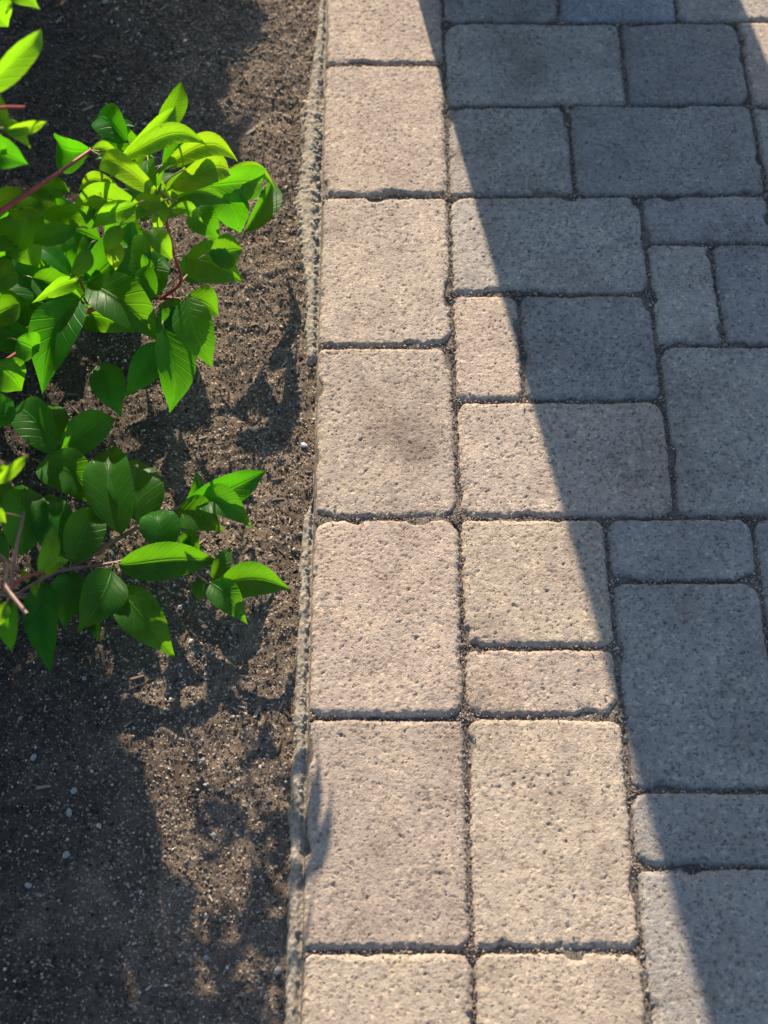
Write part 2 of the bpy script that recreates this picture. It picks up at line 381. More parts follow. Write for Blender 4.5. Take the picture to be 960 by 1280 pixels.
def paver_mesh(w, h, seed, step, rough=1.0):
    """one tumbled paver, w x h module metres, origin at its centre, its face at z = 0"""
    r = random.Random(seed)
    mgn = 0.004
    nx = int((w + 2 * mgn) / step) + 1; ny = int((h + 2 * mgn) / step) + 1
    X, Y = np.meshgrid(np.linspace(-w / 2 - mgn, w / 2 + mgn, nx), np.linspace(-h / 2 - mgn, h / 2 + mgn, ny))
    gap = 0.0009
    rad = r.uniform(0.009, 0.016)
    # rounded rectangle, each corner with its own radius
    rr = np.where(X > 0, np.where(Y > 0, r.uniform(.5, 1.7), r.uniform(.5, 1.7)), np.where(Y > 0, r.uniform(.4, 1.4), r.uniform(.4, 1.4))) * rad
    qx = np.abs(X) - (w / 2 - gap) + rr; qy = np.abs(Y) - (h / 2 - gap) + rr
    d = rr - np.hypot(np.maximum(qx, 0), np.maximum(qy, 0)) - np.minimum(np.maximum(qx, qy), 0)   # > 0 inside
    s = seed * 0.618
    d0 = d
    d = d - 0.0009 - 0.0014 * fbm(X * 38, Y * 38, s, 2) - 0.0012 * fbm(X * 130, Y * 130, s + 3, 2) - 0.0006 * vn(X * 420, Y * 420, s + 13)
    chip = vn(X * 26, Y * 26, s + 9)
    d = d - 0.0055 * smooth01(chip, 0.36, 0.85)
    bw = 0.0068 + 0.003 * vn(X * 18, Y * 18, s + 1)
    e = np.clip(1 - d / bw, 0, 1)
    Z = -0.0046 * e ** 2.2
    # surface: low swell, fine aggregate roughness and open, ragged pits
    Z += 0.0007 * fbm(X * 16, Y * 16, s + 2, 2)
    if step < 0.003:
        rg = np.clip(0.5 + 0.55 * fbm(X * 17, Y * 17, s + 4, 3) + r.uniform(-.12, .12), 0, 1)
        edge = 1 - smooth01(d0, 0.004, 0.016)
        n1 = vn(X * 110, Y * 110, s + 7) + 0.6 * vn(X * 230, Y * 230, s + 5) + 0.5 * vn(X * 470, Y * 470, s + 6)
        n2 = vn(X * 190, Y * 190, s + 8) + 0.7 * vn(X * 400, Y * 400, s + 15)
        n3 = vn(X * 300, Y * 300, s + 19) + 0.6 * vn(X * 520, Y * 520, s + 16)
        A = rough
        Z += A * (0.00012 * n1 + 0.00024 * n3)
        Z -= A * 0.0014 * smooth01(n1, 1.05 - 0.75 * rg, 1.5 - 0.3 * rg)
        Z -= A * 0.0015 * smooth01(n2, 0.85 - 0.62 * rg, 1.25 - 0.3 * rg)
        Z -= A * 0.0009 * smooth01(n3, 0.72 - 0.55 * rg, 1.1 - 0.2 * rg)
        # the skin is rougher and worn along the edges
        Z += A * edge * (0.0007 * n2 + 0.0005 * n1)
    Z = np.where(d < 0, -0.0046 + 2.2 * d - 0.002 * smooth01(-d, 0, 0.002), Z)
    Z = np.maximum(Z, -0.020)
    keep = d > -0.0035
    V, F = compact(np.stack([X, Y, Z], -1).reshape(-1, 3), grid_faces(nx, ny, keep))
    return mesh_np("paver", V, F, None)

path = link("paved_path", None)
path.location = (0, 0, 0)
bx = np.arange(0.0, XMAX * U + 0.001, 0.006); by = np.arange(Y0 * U, Y1 * U, 0.006)
X, Y = np.meshgrid(bx, by)
Z = -0.0062 + 0.0018 * fbm(X * 70, Y * 70, 5, 2) + 0.0014 * vn(X * 25, Y * 25, 8)
bpy.data.objects.remove(path)
path = link("paved_path", mesh_np("paved_path", np.stack([X, Y, Z], -1).reshape(-1, 3), grid_faces(len(bx), len(by)), M_SAND))
tag(path, kind="structure")
coarse = {}
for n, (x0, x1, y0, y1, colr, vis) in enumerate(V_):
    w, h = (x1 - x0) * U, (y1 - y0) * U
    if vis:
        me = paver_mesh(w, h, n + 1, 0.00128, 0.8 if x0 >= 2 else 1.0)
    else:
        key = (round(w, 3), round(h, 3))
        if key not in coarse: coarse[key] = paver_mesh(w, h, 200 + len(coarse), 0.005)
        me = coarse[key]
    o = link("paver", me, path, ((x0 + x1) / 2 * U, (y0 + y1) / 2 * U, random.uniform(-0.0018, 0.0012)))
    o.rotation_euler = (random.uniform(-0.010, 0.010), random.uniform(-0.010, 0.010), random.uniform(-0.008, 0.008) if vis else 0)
    if not me.materials: me.materials.append(M_DARK_SPOTS if (x0, y0) == (0, 3.0) else M_PAVER)
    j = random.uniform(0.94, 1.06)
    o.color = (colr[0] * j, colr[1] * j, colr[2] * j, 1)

# ------------------------------------------------------------------ scattered grains, joined
OCT_V = np.array([(1, 0, 0), (-1, 0, 0), (0, 1, 0), (0, -1, 0), (0, 0, 1), (0, 0, -1)], float)
OCT_F = np.array([(0, 2, 4), (2, 1, 4), (1, 3, 4), (3, 0, 4), (2, 0, 5), (1, 2, 5), (3, 1, 5), (0, 3, 5)])
_p = (1 + 5 ** .5) / 2
ICO_V = np.array([(-1, _p, 0), (1, _p, 0), (-1, -_p, 0), (1, -_p, 0), (0, -1, _p), (0, 1, _p), (0, -1, -_p), (0, 1, -_p), (_p, 0, -1), (_p, 0, 1), (-_p, 0, -1), (-_p, 0, 1)]) / 1.9
ICO_F = np.array([(0, 11, 5), (0, 5, 1), (0, 1, 7), (0, 7, 10), (0, 10, 11), (1, 5, 9), (5, 11, 4), (11, 10, 2), (10, 7, 6), (7, 1, 8), (3, 9, 4), (3, 4, 2), (3, 2, 6), (3, 6, 8), (3, 8, 9), (4, 9, 5), (2, 4, 11), (6, 2, 10), (8, 6, 7), (9, 8, 1)])
BOX_V = np.array([(x, y, z) for x in (-1, 1) for y in (-1, 1) for z in (-1, 1)], float)
BOX_F = np.array([(0, 1, 3), (0, 3, 2), (4, 6, 7), (4, 7, 5), (0, 4, 5), (0, 5, 1), (2, 3, 7), (2, 7, 6), (0, 2, 6), (0, 6, 4), (1, 5, 7), (1, 7, 3)])
def grains(P, S, base, jitter, tilt, seed):
    """P (n,3) positions, S (n,3) half sizes"""
    g = np.random.default_rng(seed); n = len(P)
    BV, BF = base
    v = BV[None] * (1 + g.uniform(-jitter, jitter, (n, len(BV), 3)))
    v = v * S[:, None, :]
    a = g.uniform(0, 2 * np.pi, n); b = g.normal(0, tilt, n); c = g.normal(0, tilt, n)
    ca, sa, cb, sb, cc, sc = np.cos(a), np.sin(a), np.cos(b), np.sin(b), np.cos(c), np.sin(c)
    x, y, z = v[..., 0], v[..., 1], v[..., 2]
    y, z = y * cb[:, None] - z * sb[:, None], y * sb[:, None] + z * cb[:, None]
    x, z = x * cc[:, None] + z * sc[:, None], -x * sc[:, None] + z * cc[:, None]
    x, y = x * ca[:, None] - y * sa[:, None], x * sa[:, None] + y * ca[:, None]
    V = np.stack([x, y, z], -1) + P[:, None, :]
    F = BF[None] + (np.arange(n) * len(BV))[:, None, None]
    return V.reshape(-1, 3), F.reshape(-1, 3)
def sow(n, seed, dens=None):
    g = np.random.default_rng(seed)
    x = g.uniform(-0.50, -0.002, n); y = g.uniform(-0.14, 1.36, n)
    if dens is not None:
        k = g.random(n) < dens(x, y); x, y = x[k], y[k]
    return x, y
x, y = sow(90000, 21)
s = np.random.default_rng(5).lognormal(-6.98, 0.42, len(x))
S = np.stack([s, s * 0.8, s * 0.62], -1)
V, F = grains(np.stack([x, y, soil_h(x, y) + s * 0.25], -1), S, (OCT_V, OCT_F), 0.3, 0.6, 31)
tag(link("soil_crumbs", mesh_np("soil_crumbs", V, F, M_CRUMB, False)), kind="stuff")
x, y = sow(30000, 22, lambda x, y: (0.25 + 0.55 * smooth01(vn(x * 9, y * 9, 12), -0.3, 0.5)) * (0.4 + 0.6 * smooth01(x, -0.36, -0.10)))
s = np.random.default_rng(6).lognormal(-6.95, 0.42, len(x))
V, F = grains(np.stack([x, y, soil_h(x, y) + s * 0.5], -1), np.stack([s, s * 0.8, s * 0.7], -1), (OCT_V, OCT_F), 0.3, 0.6, 32)
tag(link("pale_grit", mesh_np("pale_grit", V, F, M_GRIT, False)), kind="stuff")
x, y = sow(7500, 23, lambda x, y: 0.12 + 0.8 * smooth01(x, -0.22, -0.03) * smooth01(y, 0.1, 0.5))
s = np.random.default_rng(8).lognormal(-6.0, 0.42, len(x))
V, F = grains(np.stack([x, y, soil_h(x, y) + 0.0012], -1), np.stack([s, s * 0.19, s * 0.12], -1), (BOX_V, BOX_F), 0.25, 0.28, 33)
tag(link("bark_shreds", mesh_np("bark_shreds", V, F, M_BARK, False)), kind="stuff")

# grit lodged in the joints
jx, jy = [], []
for (x0, x1, y0, y1, c_, vis) in V_:
    if not vis: continue
    for (ax, ay, bx_, by_) in ((x1, y0, x1, y1), (x0, y1, x1, y1)):
        nn = int(np.hypot(bx_ - ax, by_ - ay) * 150)
        t = rng.random(nn); off = rng.normal(0, 0.0022, (2, nn))
        jx.append((ax + (bx_ - ax) * t) * U + off[0]); jy.append((ay + (by_ - ay) * t) * U + off[1])
    for ax in (x0, x1):
        for ay in (y0, y1):
            off = rng.normal(0, 0.0045, (2, 26)); jx.append(ax * U + off[0]); jy.append(ay * U + off[1])
jx = np.concatenate(jx); jy = np.concatenate(jy); k = jx > 0.001; jx, jy = jx[k], jy[k]
s = rng.lognormal(-6.85, 0.35, len(jx))
V, F = grains(np.stack([jx, jy, -0.0047 + rng.normal(0, 0.0008, len(jx))], -1), np.stack([s, s * .85, s * .75], -1), (OCT_V, OCT_F), 0.3, 0.6, 34)
tag(link("joint_grit", mesh_np("joint_grit", V, F, M_JGRIT, False), path), kind="stuff")

n = 5200
pick = rng.integers(0, len(jx), n)
gx = jx[pick] + rng.normal(0, 1, n) * rng.choice([0.004, 0.012], n); gy = jy[pick] + rng.normal(0, 1, n) * rng.choice([0.004, 0.012], n)
k = gx > 0.002; gx, gy = gx[k], gy[k]; s = rng.lognormal(-7.35, 0.4, len(gx))
V, F = grains(np.stack([gx, gy, np.full(len(gx), -0.0003)], -1), np.stack([s, s * .85, s * .75], -1), (OCT_V, OCT_F), 0.3, 0.6, 36)
tag(link("spilled_grit", mesh_np("spilled_grit", V, F, M_JGRIT, False), path), kind="stuff")

# ------------------------------------------------------------------ mortar haunch along the border
EDGE = [(400, -20), (395, 30), (388, 80), (378, 130), (373, 190), (367, 230), (368, 270), (372, 320), (379, 350), (380, 400), (381, 470), (386, 495),
        (391, 530), (391, 620), (385, 632), (377, 648), (375, 680), (373, 700), (371, 750), (368, 800), (367, 860), (365, 940), (360, 1010), (360, 1060), (358, 1130), (356, 1200), (354, 1290)]
ep = [at(a, b, -0.004) for a, b in EDGE]
ey = np.array([p.y for p in ep])[::-1]; ex = np.array([p.x for p in ep])[::-1]
ys = np.concatenate([np.arange(-0.6, -0.14, 0.008), np.arange(-0.14, 1.38, 0.0016), np.arange(1.38, 2.0, 0.008)])
wid = np.interp(ys, ey, -ex)
us = np.linspace(0, 1.35, 34)
XX = 0.0002 - us[None, :] * wid[:, None]
YY = np.repeat(ys[:, None], len(us), 1)
uu = np.repeat(us[None, :], len(ys), 0) + 0.08 * vn(YY * 60, XX * 60, 2) + 0.09 * vn(YY * 180, XX * 180, 7)
top = -0.0040 - 0.0018 * smooth01(vn(YY * 7, YY * 0 + 2, 3), 0.0, 0.8) + 0.0012 * fbm(XX * 90, YY * 90, 4, 3)
lump = 0.0008 * vn(YY * 28, XX * 28, 15)
low = smooth01(YY, 0.50, 0.53) * (1 - smooth01(YY, 0.655, 0.675))        # stretch buried by soil
ZZ = top + lump - 0.013 * smooth01(uu, 0.72, 1.15) - 0.004 * smooth01(1 - uu, 0.55, 0.9) - 0.011 * low
d_, r_ = cells(XX * 210, YY * 210, 8)
ZZ += 0.0011 * (1 - smooth01(d_, 0.1, 0.6)) * (r_ > 0.4) + 0.0007 * fbm(XX * 260, YY * 260, 9, 2)
edging = link("concrete_edging", mesh_np("concrete_edging", np.stack([XX, YY, ZZ], -1).reshape(-1, 3), grid_faces(len(us), len(ys)), M_MORTAR))
tag(edging, "rough crumbling concrete edging strip between the dark soil and the border pavers", "edging")
n = 800
py_ = rng.uniform(-0.14, 1.38, n)
dens = 0.5 + 0.5 * vn(py_ * 11, py_ * 0, 3)
py_ = py_[rng.random(n) < 0.25 + 0.9 * dens]
py_ = py_[~((py_ > 0.52) & (py_ < 0.665))]
py_ = py_[~(py_ < 0.10)]
pw = np.interp(py_, ey, -ex)
pxx = -0.0032 - pw * np.abs(rng.normal(0.0, 0.33, len(py_)))
s = np.minimum(rng.lognormal(-6.1, 0.34, len(py_)), 0.0031) * np.clip(pw / 0.012, 0.4, 1)
P = np.stack([pxx, py_, -0.0066 + rng.uniform(-0.001, 0.0012, len(py_))], -1)
V, F = grains(P, np.stack([s, s * .85, s * .8], -1), (ICO_V, ICO_F), 0.27, 0.6, 41)
tag(link("aggregate", mesh_np("aggregate", V, F, M_AGG, True), edging), kind="stuff")

# ------------------------------------------------------------------ single stones and chips on the soil
def one_grain(name, px, py, sx, sy, sz, rot, base, mat, seed, jit, label, cat, group, smooth=False):
    p = at(px, py, -0.012)
    zz = float(soil_h(np.array([p.x]), np.array([p.y]))[0])
    V, F = grains(np.zeros((1, 3)), np.array([[sx, sy, sz]]), base, jit, 0.0, seed)
    a = np.random.default_rng(seed).uniform()
    o = link(name, mesh_np(name, V, F, mat, smooth), None, (p.x, p.y, zz + sz * 0.7))
    o.rotation_euler = (random.uniform(-.2, .2), random.uniform(-.2, .2), rot)
    return tag(o, label, cat, group)
STONES = [
    (132, 5, 6, "largest pale grey stone at the very top of the shaded soil bed"),
    (150, 102, 4.5, "angular pale stone on the shaded soil above the top leaf cluster"),
    (194, 68, 3.5, "small round pebble on shaded soil, left one of a close pair"),
    (214, 68, 3.5, "small round pebble on shaded soil, right one of a close pair"),
    (76, 137, 3, "tiny pale pebble on shaded soil between the red stem and blurred leaves"),
    (251, 547, 3.5, "lone pale stone on the soil just right of the bright hanging leaf"),
    (105, 847, 3.5, "pale pebble on dark soil just below the lowest leaf tip"),
    (42, 948, 5, "pale stone on the dark lower soil, nearest the left edge"),
    (93, 990, 4.5, "upper stone of a pair on the dark soil left of the spiky shadow"),
    (87, 1017, 5.5, "lower stone of a pair on the dark soil left of the spiky shadow"),
    (83, 1070, 5.5, "oblong pale stone on the dark soil below the pair of stones"),
    (36, 1108, 4.5, "dull grey stone on the dark soil near the lower left corner"),
    (258, 1198, 4, "small stone on the bottom soil well left of the edging"),
    (347, 1215, 5, "pale stone against the bottom end of the concrete edging")]
for k, (px, py, s, lab) in enumerate(STONES):
    r = random.Random(k + 50)
    m_ = s / 1350 * 1.15
    one_grain("stone", px, py, m_, m_ * r.uniform(.65, .95), m_ * r.uniform(.45, .7), r.uniform(0, 6), (ICO_V, ICO_F), M_STONE, 300 + k, 0.2,
              lab, "stone", "stones scattered on the soil", False)
one_grain("white_stone", 380, 558, 0.0042, 0.0035, 0.003, 0.4, (ICO_V, ICO_F), grain_mat("white_chip", [(0, (0.7, 0.68, 0.66)), (1, (0.8, 0.78, 0.76))], 0.6), 380, 0.25,
          "bright white stone chip on the brown soil beside the dark-spotted border paver", "stone", None)
CHIPS = [
    (103, 50, 9, 1.5, "upright pale sliver of wood on the shaded soil right of the blurred leaf"),
    (205, 10, 12, -.7, "slanting wood chip at the top edge of the shaded soil"),
    (75, 29, 10, -.25, "wood chip lying beside the topmost blurred leaf at the left"),
    (313, 165, 11, 1.4, "upright wood chip on the sunlit soil at the shadow edge"),
    (318, 88, 9, 1.35, "short upright chip on the soil near the top of the sunlit strip"),
    (322, 890, 11, -.5, "brown wood chip between the two spiky shadows on the soil"),
    (352, 882, 9, -1.0, "short brown chip beside the edging near the lower spiky shadow"),
    (350, 222, 8, .5, "thin chip on sunlit soil right of the rightmost top leaf"),
    (55, 985, 10, -.4, "dull wood sliver on the dark lower soil by the left edge"),
    (110, 138, 11, .15, "long thin sliver on the shaded soil just above the top leaf cluster")]
for k, (px, py, L, rot, lab) in enumerate(CHIPS):
    m_ = L / 1350 * 0.9
    r = random.Random(k + 90)
    one_grain("wood_chip", px, py, m_, m_ * r.uniform(.14, .24), m_ * r.uniform(.08, .14), rot, (BOX_V, BOX_F), M_WOOD, 400 + k, 0.22,
              lab, "wood chip", "wood chips scattered on the soil")
def tube(path_pts, r0, r1, sides=7):
    pts = [Vector(p) for p in path_pts]; n = len(pts); V = []
    for i, p in enumerate(pts):
        t = (pts[min(i + 1, n - 1)] - pts[max(i - 1, 0)]).normalized()
        a = t.orthogonal().normalized() if i == 0 else (a - t * a.dot(t)).normalized()
        b = t.cross(a); r = r0 + (r1 - r0) * i / (n - 1)
        for k in range(sides):
            q = 2 * math.pi * k / sides
            V.append(p + (a * math.cos(q) + b * math.sin(q)) * r)
    F = [(i * sides + k, i * sides + (k + 1) % sides, (i + 1) * sides + (k + 1) % sides, (i + 1) * sides + k) for i in range(n - 1) for k in range(sides)]
    return np.array([tuple(v) for v in V]), np.array(F)
V, F = tube([at(358, 167, 0.0), at(368, 169, 0.001), at(376, 167, 0.002), at(378, 160, 0.002), at(376, 148, 0.0)], 0.0009, 0.0007, 5)
tag(link("dry_stalk", mesh_np("dry_stalk", V, F, M_WOOD)), "bent pale dry stalk lying on the upper end of the concrete edging", "stalk")

# ------------------------------------------------------------------ shrub
SKEW = np.array((0.0, 0.75, 0.66))
def leaf_mesh(base, tip, width, normal, bulge, fold, seed, mat, twist=0.0, arc=0.0):
    r = random.Random(seed)
    b, t = Vector(base), Vector(tip)
    ax = t - b; L = ax.length; ax = ax / L
    nrm = (normal - ax * normal.dot(ax)).normalized()
    sd = nrm.cross(ax)
    nu, nv = 23, 13
    T = np.linspace(0, 1, nu); Sx = np.linspace(-1, 1, nv)
    prof = np.power(np.clip(T, 0, 1), 0.70) * np.power(np.clip(1 - T, 0, 1), r.uniform(0.92, 1.08))
    prof = prof / prof.max() + 0.015 * (1 - T)
    prof = prof * (1 - 0.28 * smooth01(T, 0.72, 0.97))
    prof[-1] = 0.004
    wob = r.uniform(0, 6); bend = r.uniform(-0.09, 0.09); curl = r.uniform(0.05, 0.22); pk = 0.0007 if mat and mat.name.startswith('young') else 0.0010
    width *= r.uniform(0.80, 0.95) if pk < .001 else r.uniform(0.90, 1.06); fold *= r.uniform(0.9, 1.4); wv = r.uniform(.03, .10)
    Pn = np.zeros((nu, nv, 3)); UV = np.zeros((nu, nv, 2))
    A, N, S3 = (np.array(tuple(v)) for v in (ax, nrm, sd))
    for i, tt in enumerate(T):
        cen = np.array(tuple(b)) + A * (L * tt) + N * (bulge * L * math.sin(math.pi * tt ** 0.9)) + S3 * (bend * L * math.sin(math.pi * tt)) + SKEW * (arc * L * math.sin(math.pi * tt ** 1.15)) - N * (curl * L * max(0.0, tt - 0.55) ** 2 / 0.2)
        hw = prof[i] * width / 2
        tw = twist * (tt - 0.4)
        n2 = N * math.cos(tw) + S3 * math.sin(tw); s2 = S3 * math.cos(tw) - N * math.sin(tw)
        a = np.abs(Sx)
        lat = Sx * hw * math.cos(fold * 0.9)
        up_ = a ** 1.35 * hw * math.sin(fold) - 0.10 * hw * a ** 4
        ph = (tt - 0.42 * (a / 2) ** 0.8) * 8.0
        puck = pk * np.cos(2 * np.pi * (ph)) * a * (1 - a * 0.6) * (-1)
        wave = wv * hw * a ** 2 * np.sin(9 * tt + wob + (Sx > 0) * 2.0)
        Pn[i] = cen[None] + s2[None] * lat[:, None] + n2[None] * (up_ + puck + wave)[:, None]
        UV[i, :, 0] = tt; UV[i, :, 1] = (Sx + 1) / 2
    F = grid_faces(nv, nu)
    me = mesh_np("leaf", Pn.reshape(-1, 3), F, mat)
    uvl = me.uv_layers.new(name="UVMap")
    uvl.data.foreach_set("uv", UV.reshape(-1, 2)[F.ravel()].astype(np.float32).ravel())
    return me
CENTER = {}
def empty(name, loc):
    o = bpy.data.objects.new(name, None); COL.objects.link(o); o.location = loc; o.empty_display_size = 0.05
    CENTER[o] = Vector(loc); return o
def put(name, me, root):
    """mesh given in world coordinates -> child of root"""
    o = link(name, me, root)
    o.matrix_parent_inverse = Matrix.Translation(-CENTER[root])
    return o
nleaf = [0]
def leaf(root, b, t, wpx, roll=0, bulge=0.10, fold=0.35, young=False, twist=0.0, up=None, arc=None, glint=False):
    if up is None: up = -0.6 if young else -0.15
    horiz = min(1.0, abs(t[0] - b[0]) / (abs(t[1] - b[1]) + abs(t[0] - b[0]) + 1e-6) * 1.3)
    if arc is None: arc = (0.20 if young else 0.09) * horiz
    if young: roll *= 0.5; wpx *= 0.85
    B, T_ = at(*b), at(*t)
    mid = (B + T_) / 2
    to_cam = (CAM - mid); sc = to_cam.length / FPX
    nrm = (to_cam.normalized() * (1 - up) + Vector((0, 0, 1)) * up).normalized()
    ax = (T_ - B).normalized()
    nrm = (nrm - ax * nrm.dot(ax)).normalized()
    nrm = Matrix.Rotation(math.radians(roll), 3, ax) @ nrm
    if glint: nrm = (to_sun + to_cam.normalized()).normalized()
    nleaf[0] += 1
    o = put("leaf", leaf_mesh(B, T_, wpx * sc, nrm, bulge, fold, nleaf[0], M_YOUNG if young else M_LEAF, twist, arc), root)
    near = min(STEMS, key=lambda q: (q - B).length) if STEMS else None
    if near is None or (near - B).length > 0.034: near = B - ax * 0.012 - Vector((0, 0, 0.006))
    V, F = tube(spline([near, near.lerp(B, .5) + Vector((0, 0, .002)), B + ax * 0.004], 3), 0.0010, 0.0008, 5)
    pe = link("petiole", mesh_np("petiole", V, F, M_PETIOLE), o)
    return o
def spline(pts, n=6):
    P = [Vector(p) for p in pts]; out = []
    for i in range(len(P) - 1):
        p0, p1, p2, p3 = P[max(i - 1, 0)], P[i], P[i + 1], P[min(i + 2, len(P) - 1)]
        for k in range(n):
            t = k / n
            out.append(0.5 * ((2 * p1) + (p2 - p0) * t + (2 * p0 - 5 * p1 + 4 * p2 - p3) * t * t + (3 * p1 - p0 - 3 * p2 + p3) * t ** 3))
    out.append(P[-1]); return out
STEMS = []
def stem(root, pts, r0, r1, mat):
    if root is shrub: STEMS.extend(spline(pts))
    V, F = tube(spline(pts), r0 * .8, r1 * .75)
    return put("stem", mesh_np("stem", V, F, mat), root)

shrub = empty("shrub", (-0.52, 0.42, -0.01))
tag(shrub, "leafy green shrub with red stems leaning over the soil bed from the left edge", "shrub", "leafy shrubs in the soil bed")
BASE = Vector((-0.52, 0.42, -0.01))
# stems
stem(shrub, [BASE, BASE + Vector((0.02, 0.02, 0.16)), at(-30, 290, 0.33), at(0, 265, 0.335), at(50, 232, 0.335), at(113, 188, 0.315)], 0.005, 0.0022, M_RED)
stem(shrub, [BASE, BASE + Vector((0.03, 0.02, 0.08)), at(40, 430, 0.10), at(120, 385, 0.125), at(180, 372, 0.12), at(245, 376, 0.11), at(265, 373, 0.105)], 0.005, 0.002, M_RED)
stem(shrub, [at(200, 374, 0.118), at(226, 352, 0.14), at(217, 315, 0.19), at(205, 262, 0.24), at(200, 235, 0.25)], 0.0026, 0.0014, M_RED)
stem(shrub, [at(226, 352, 0.14), at(262, 318, 0.11), at(290, 298, 0.08), at(305, 290, 0.055)], 0.0018, 0.0012, M_BROWN)
stem(shrub, [at(120, 385, 0.125), at(108, 368, 0.126), at(100, 352, 0.13)], 0.0022, 0.0015, M_RED)
stem(shrub, [BASE, BASE + Vector((0.05, -0.03, 0.05)), at(20, 745, 0.05), at(85, 713, 0.045), at(150, 672, 0.044), at(200, 645, 0.042), at(256, 622, 0.038)], 0.005, 0.0018, M_BROWN)
stem(shrub, [at(20, 745, 0.05), at(70, 716, 0.05), at(130, 706, 0.045), at(205, 696, 0.04), at(262, 730, 0.032)], 0.0032, 0.0013, M_BROWN)
stem(shrub, [BASE, at(-20, 690, 0.2), at(8, 735, 0.24), at(34, 768, 0.25)], 0.004, 0.0026, M_BROWN)
stem(shrub, [at(14, 745, 0.24), at(18, 700, 0.26), at(30, 640, 0.28)], 0.002, 0.0016, M_BROWN)
stem(shrub, [at(8, 740, 0.24), at(30, 722, 0.24), at(56, 716, 0.22)], 0.0022, 0.0014, M_RED)
# upper cluster: young, sunlit
HS = 1.0
Lf = lambda b, t, *a, **k: leaf(shrub, (b[0], b[1], b[2] * HS), (t[0], t[1], t[2] * HS), *a, **k)
Lf((114, 187, 0.305), (68, 176, 0.300), 62, roll=-25, bulge=.30, fold=.55)
Lf((160, 178, 0.290), (116, 150, 0.285), 42, roll=10, bulge=.2)
Lf((178, 180, 0.280), (122, 152, 0.270), 40, roll=-20, bulge=.22)
Lf((200, 160, 0.290), (229, 102, 0.320), 40, roll=25, bulge=.05, fold=.5)
Lf((150, 196, 0.310), (230, 140, 0.320), 52, roll=28, bulge=.20, fold=.5, young=True)
Lf((152, 197, 0.320), (262, 183, 0.310), 44, roll=-38, bulge=.26, fold=.3, young=True)
Lf((114, 187, 0.310), (151, 198, 0.305), 24, roll=-20, bulge=.2, young=True)
Lf((198, 240, 0.310), (116, 214, 0.310), 50, roll=22, bulge=.28, fold=.4, young=True)
Lf((150, 237, 0.300), (94, 241, 0.295), 32, roll=38, bulge=.15, young=True)
Lf((182, 264, 0.290), (86, 263, 0.285), 62, roll=18, bulge=.18, young=True)
Lf((205, 207, .29), (301, 204, .275), 44, roll=-30, bulge=.24, young=True)
Lf((203, 206, 0.290), (245, 176, 0.280), 50, roll=0, bulge=.15)
Lf((212, 234, .27), (296, 222, .25), 56, roll=-22, bulge=.26, fold=.4, young=True)
Lf((240, 232, .12), (342, 236, .06), 50, roll=8, bulge=.22)
Lf((243, 247, .11), (355, 246, .05), 26, roll=-48, bulge=.12, fold=.3, young=True)
Lf((306, 290, .055), (348, 220, .05), 44, roll=20, bulge=.04, fold=.7, young=False)
Lf((277, 238, .10), (300, 293, .06), 46, roll=15, bulge=.05, fold=.3)
Lf((262, 318, .25), (304, 312, .245), 46, roll=0, bulge=.15)
Lf((232, 322, .235), (304, 352, .22), 64, roll=-8, bulge=.2)
Lf((200, 234, .28), (213, 202, .31), 26, bulge=.05, fold=.4, glint=True)
Lf((146, 170, .28), (166, 155, .3), 20, bulge=.1, fold=.4, glint=True)
Lf((138, 205, 0.310), (120, 197, 0.320), 16, bulge=.1, fold=.4, glint=True)
Lf((215, 262, 0.280), (254, 279, 0.270), 26, roll=-25, bulge=.2, young=True)
Lf((212, 298, .10), (194, 352, .07), 34, roll=20, bulge=.1)
Lf((205, 250, 0.290), (160, 262, 0.285), 34, roll=20, bulge=.25, young=True)
Lf((205, 252, 0.285), (196, 292, 0.260), 30, roll=0, bulge=.15, young=True)
Lf((200, 240, .285), (184, 225, .30), 14, roll=0, bulge=.1, young=True)
Lf((204, 238, 0.315), (214, 250, 0.320), 12, roll=0, bulge=.1, young=True)
Lf((230, 205, 0.280), (275, 208, 0.270), 46, roll=-5, bulge=.2)
Lf((245, 255, .09), (275, 300, .07), 44, roll=0, bulge=.15)
Lf((185, 200, .30), (192, 240, .30), 34, roll=30, bulge=.1)
Lf((225, 345, .09), (252, 330, .09), 40, roll=0, bulge=.1)
for (b_, t_, w_) in [((208, 240, .27), (178, 212, .27), 34), ((228, 212, .26), (282, 186, .25), 36),
                     ((160, 250, .27), (118, 232, .27), 30), ((150, 215, .27), (196, 200, .27), 30), ((188, 262, .26), (226, 246, .26), 26)]:
    Lf(b_, t_, w_, roll=(w_ * 7) % 40 - 20, bulge=.2, young=True)
# whitish sheen leaves and the middle group
Lm = lambda b, t, *a, **k: leaf(shrub, (b[0], b[1], b[2] * .68), (t[0], t[1], t[2] * .68), *a, **k)
Lm((90, 345, .19), (28, 308, .20), 30, bulge=.12, fold=.3, glint=True)
Lm((100, 348, .19), (112, 288, .21), 42, roll=20, bulge=.08, fold=.4)
Lm((108, 352, .185), (160, 290, .195), 62, roll=10, bulge=.12)
Lm((98, 350, .19), (45, 383, .185), 34, roll=-20, bulge=.18, young=True)
Lm((112, 354, .185), (209, 430, .15), 66, roll=-15, bulge=.18, fold=.45)
Lm((100, 374, .18), (52, 487, .14), 68, roll=14, bulge=.10, fold=.45)
Lf((204, 412, .15), (215, 516, .10), 60, roll=-18, bulge=.06, fold=.55)
Lf((232, 372, .19), (266, 458, .155), 56, roll=-10, bulge=.08, fold=.3)
Lm((206, 430, .14), (157, 496, .11), 48, roll=5, bulge=.1)
Lm((126, 455, .12), (150, 519, .09), 46, roll=0, bulge=.12)
Lm((218, 372, .18), (214, 425, .16), 36, roll=20, bulge=.08)
Lm((195, 372, .19), (160, 345, .2), 44, roll=0, bulge=.15)
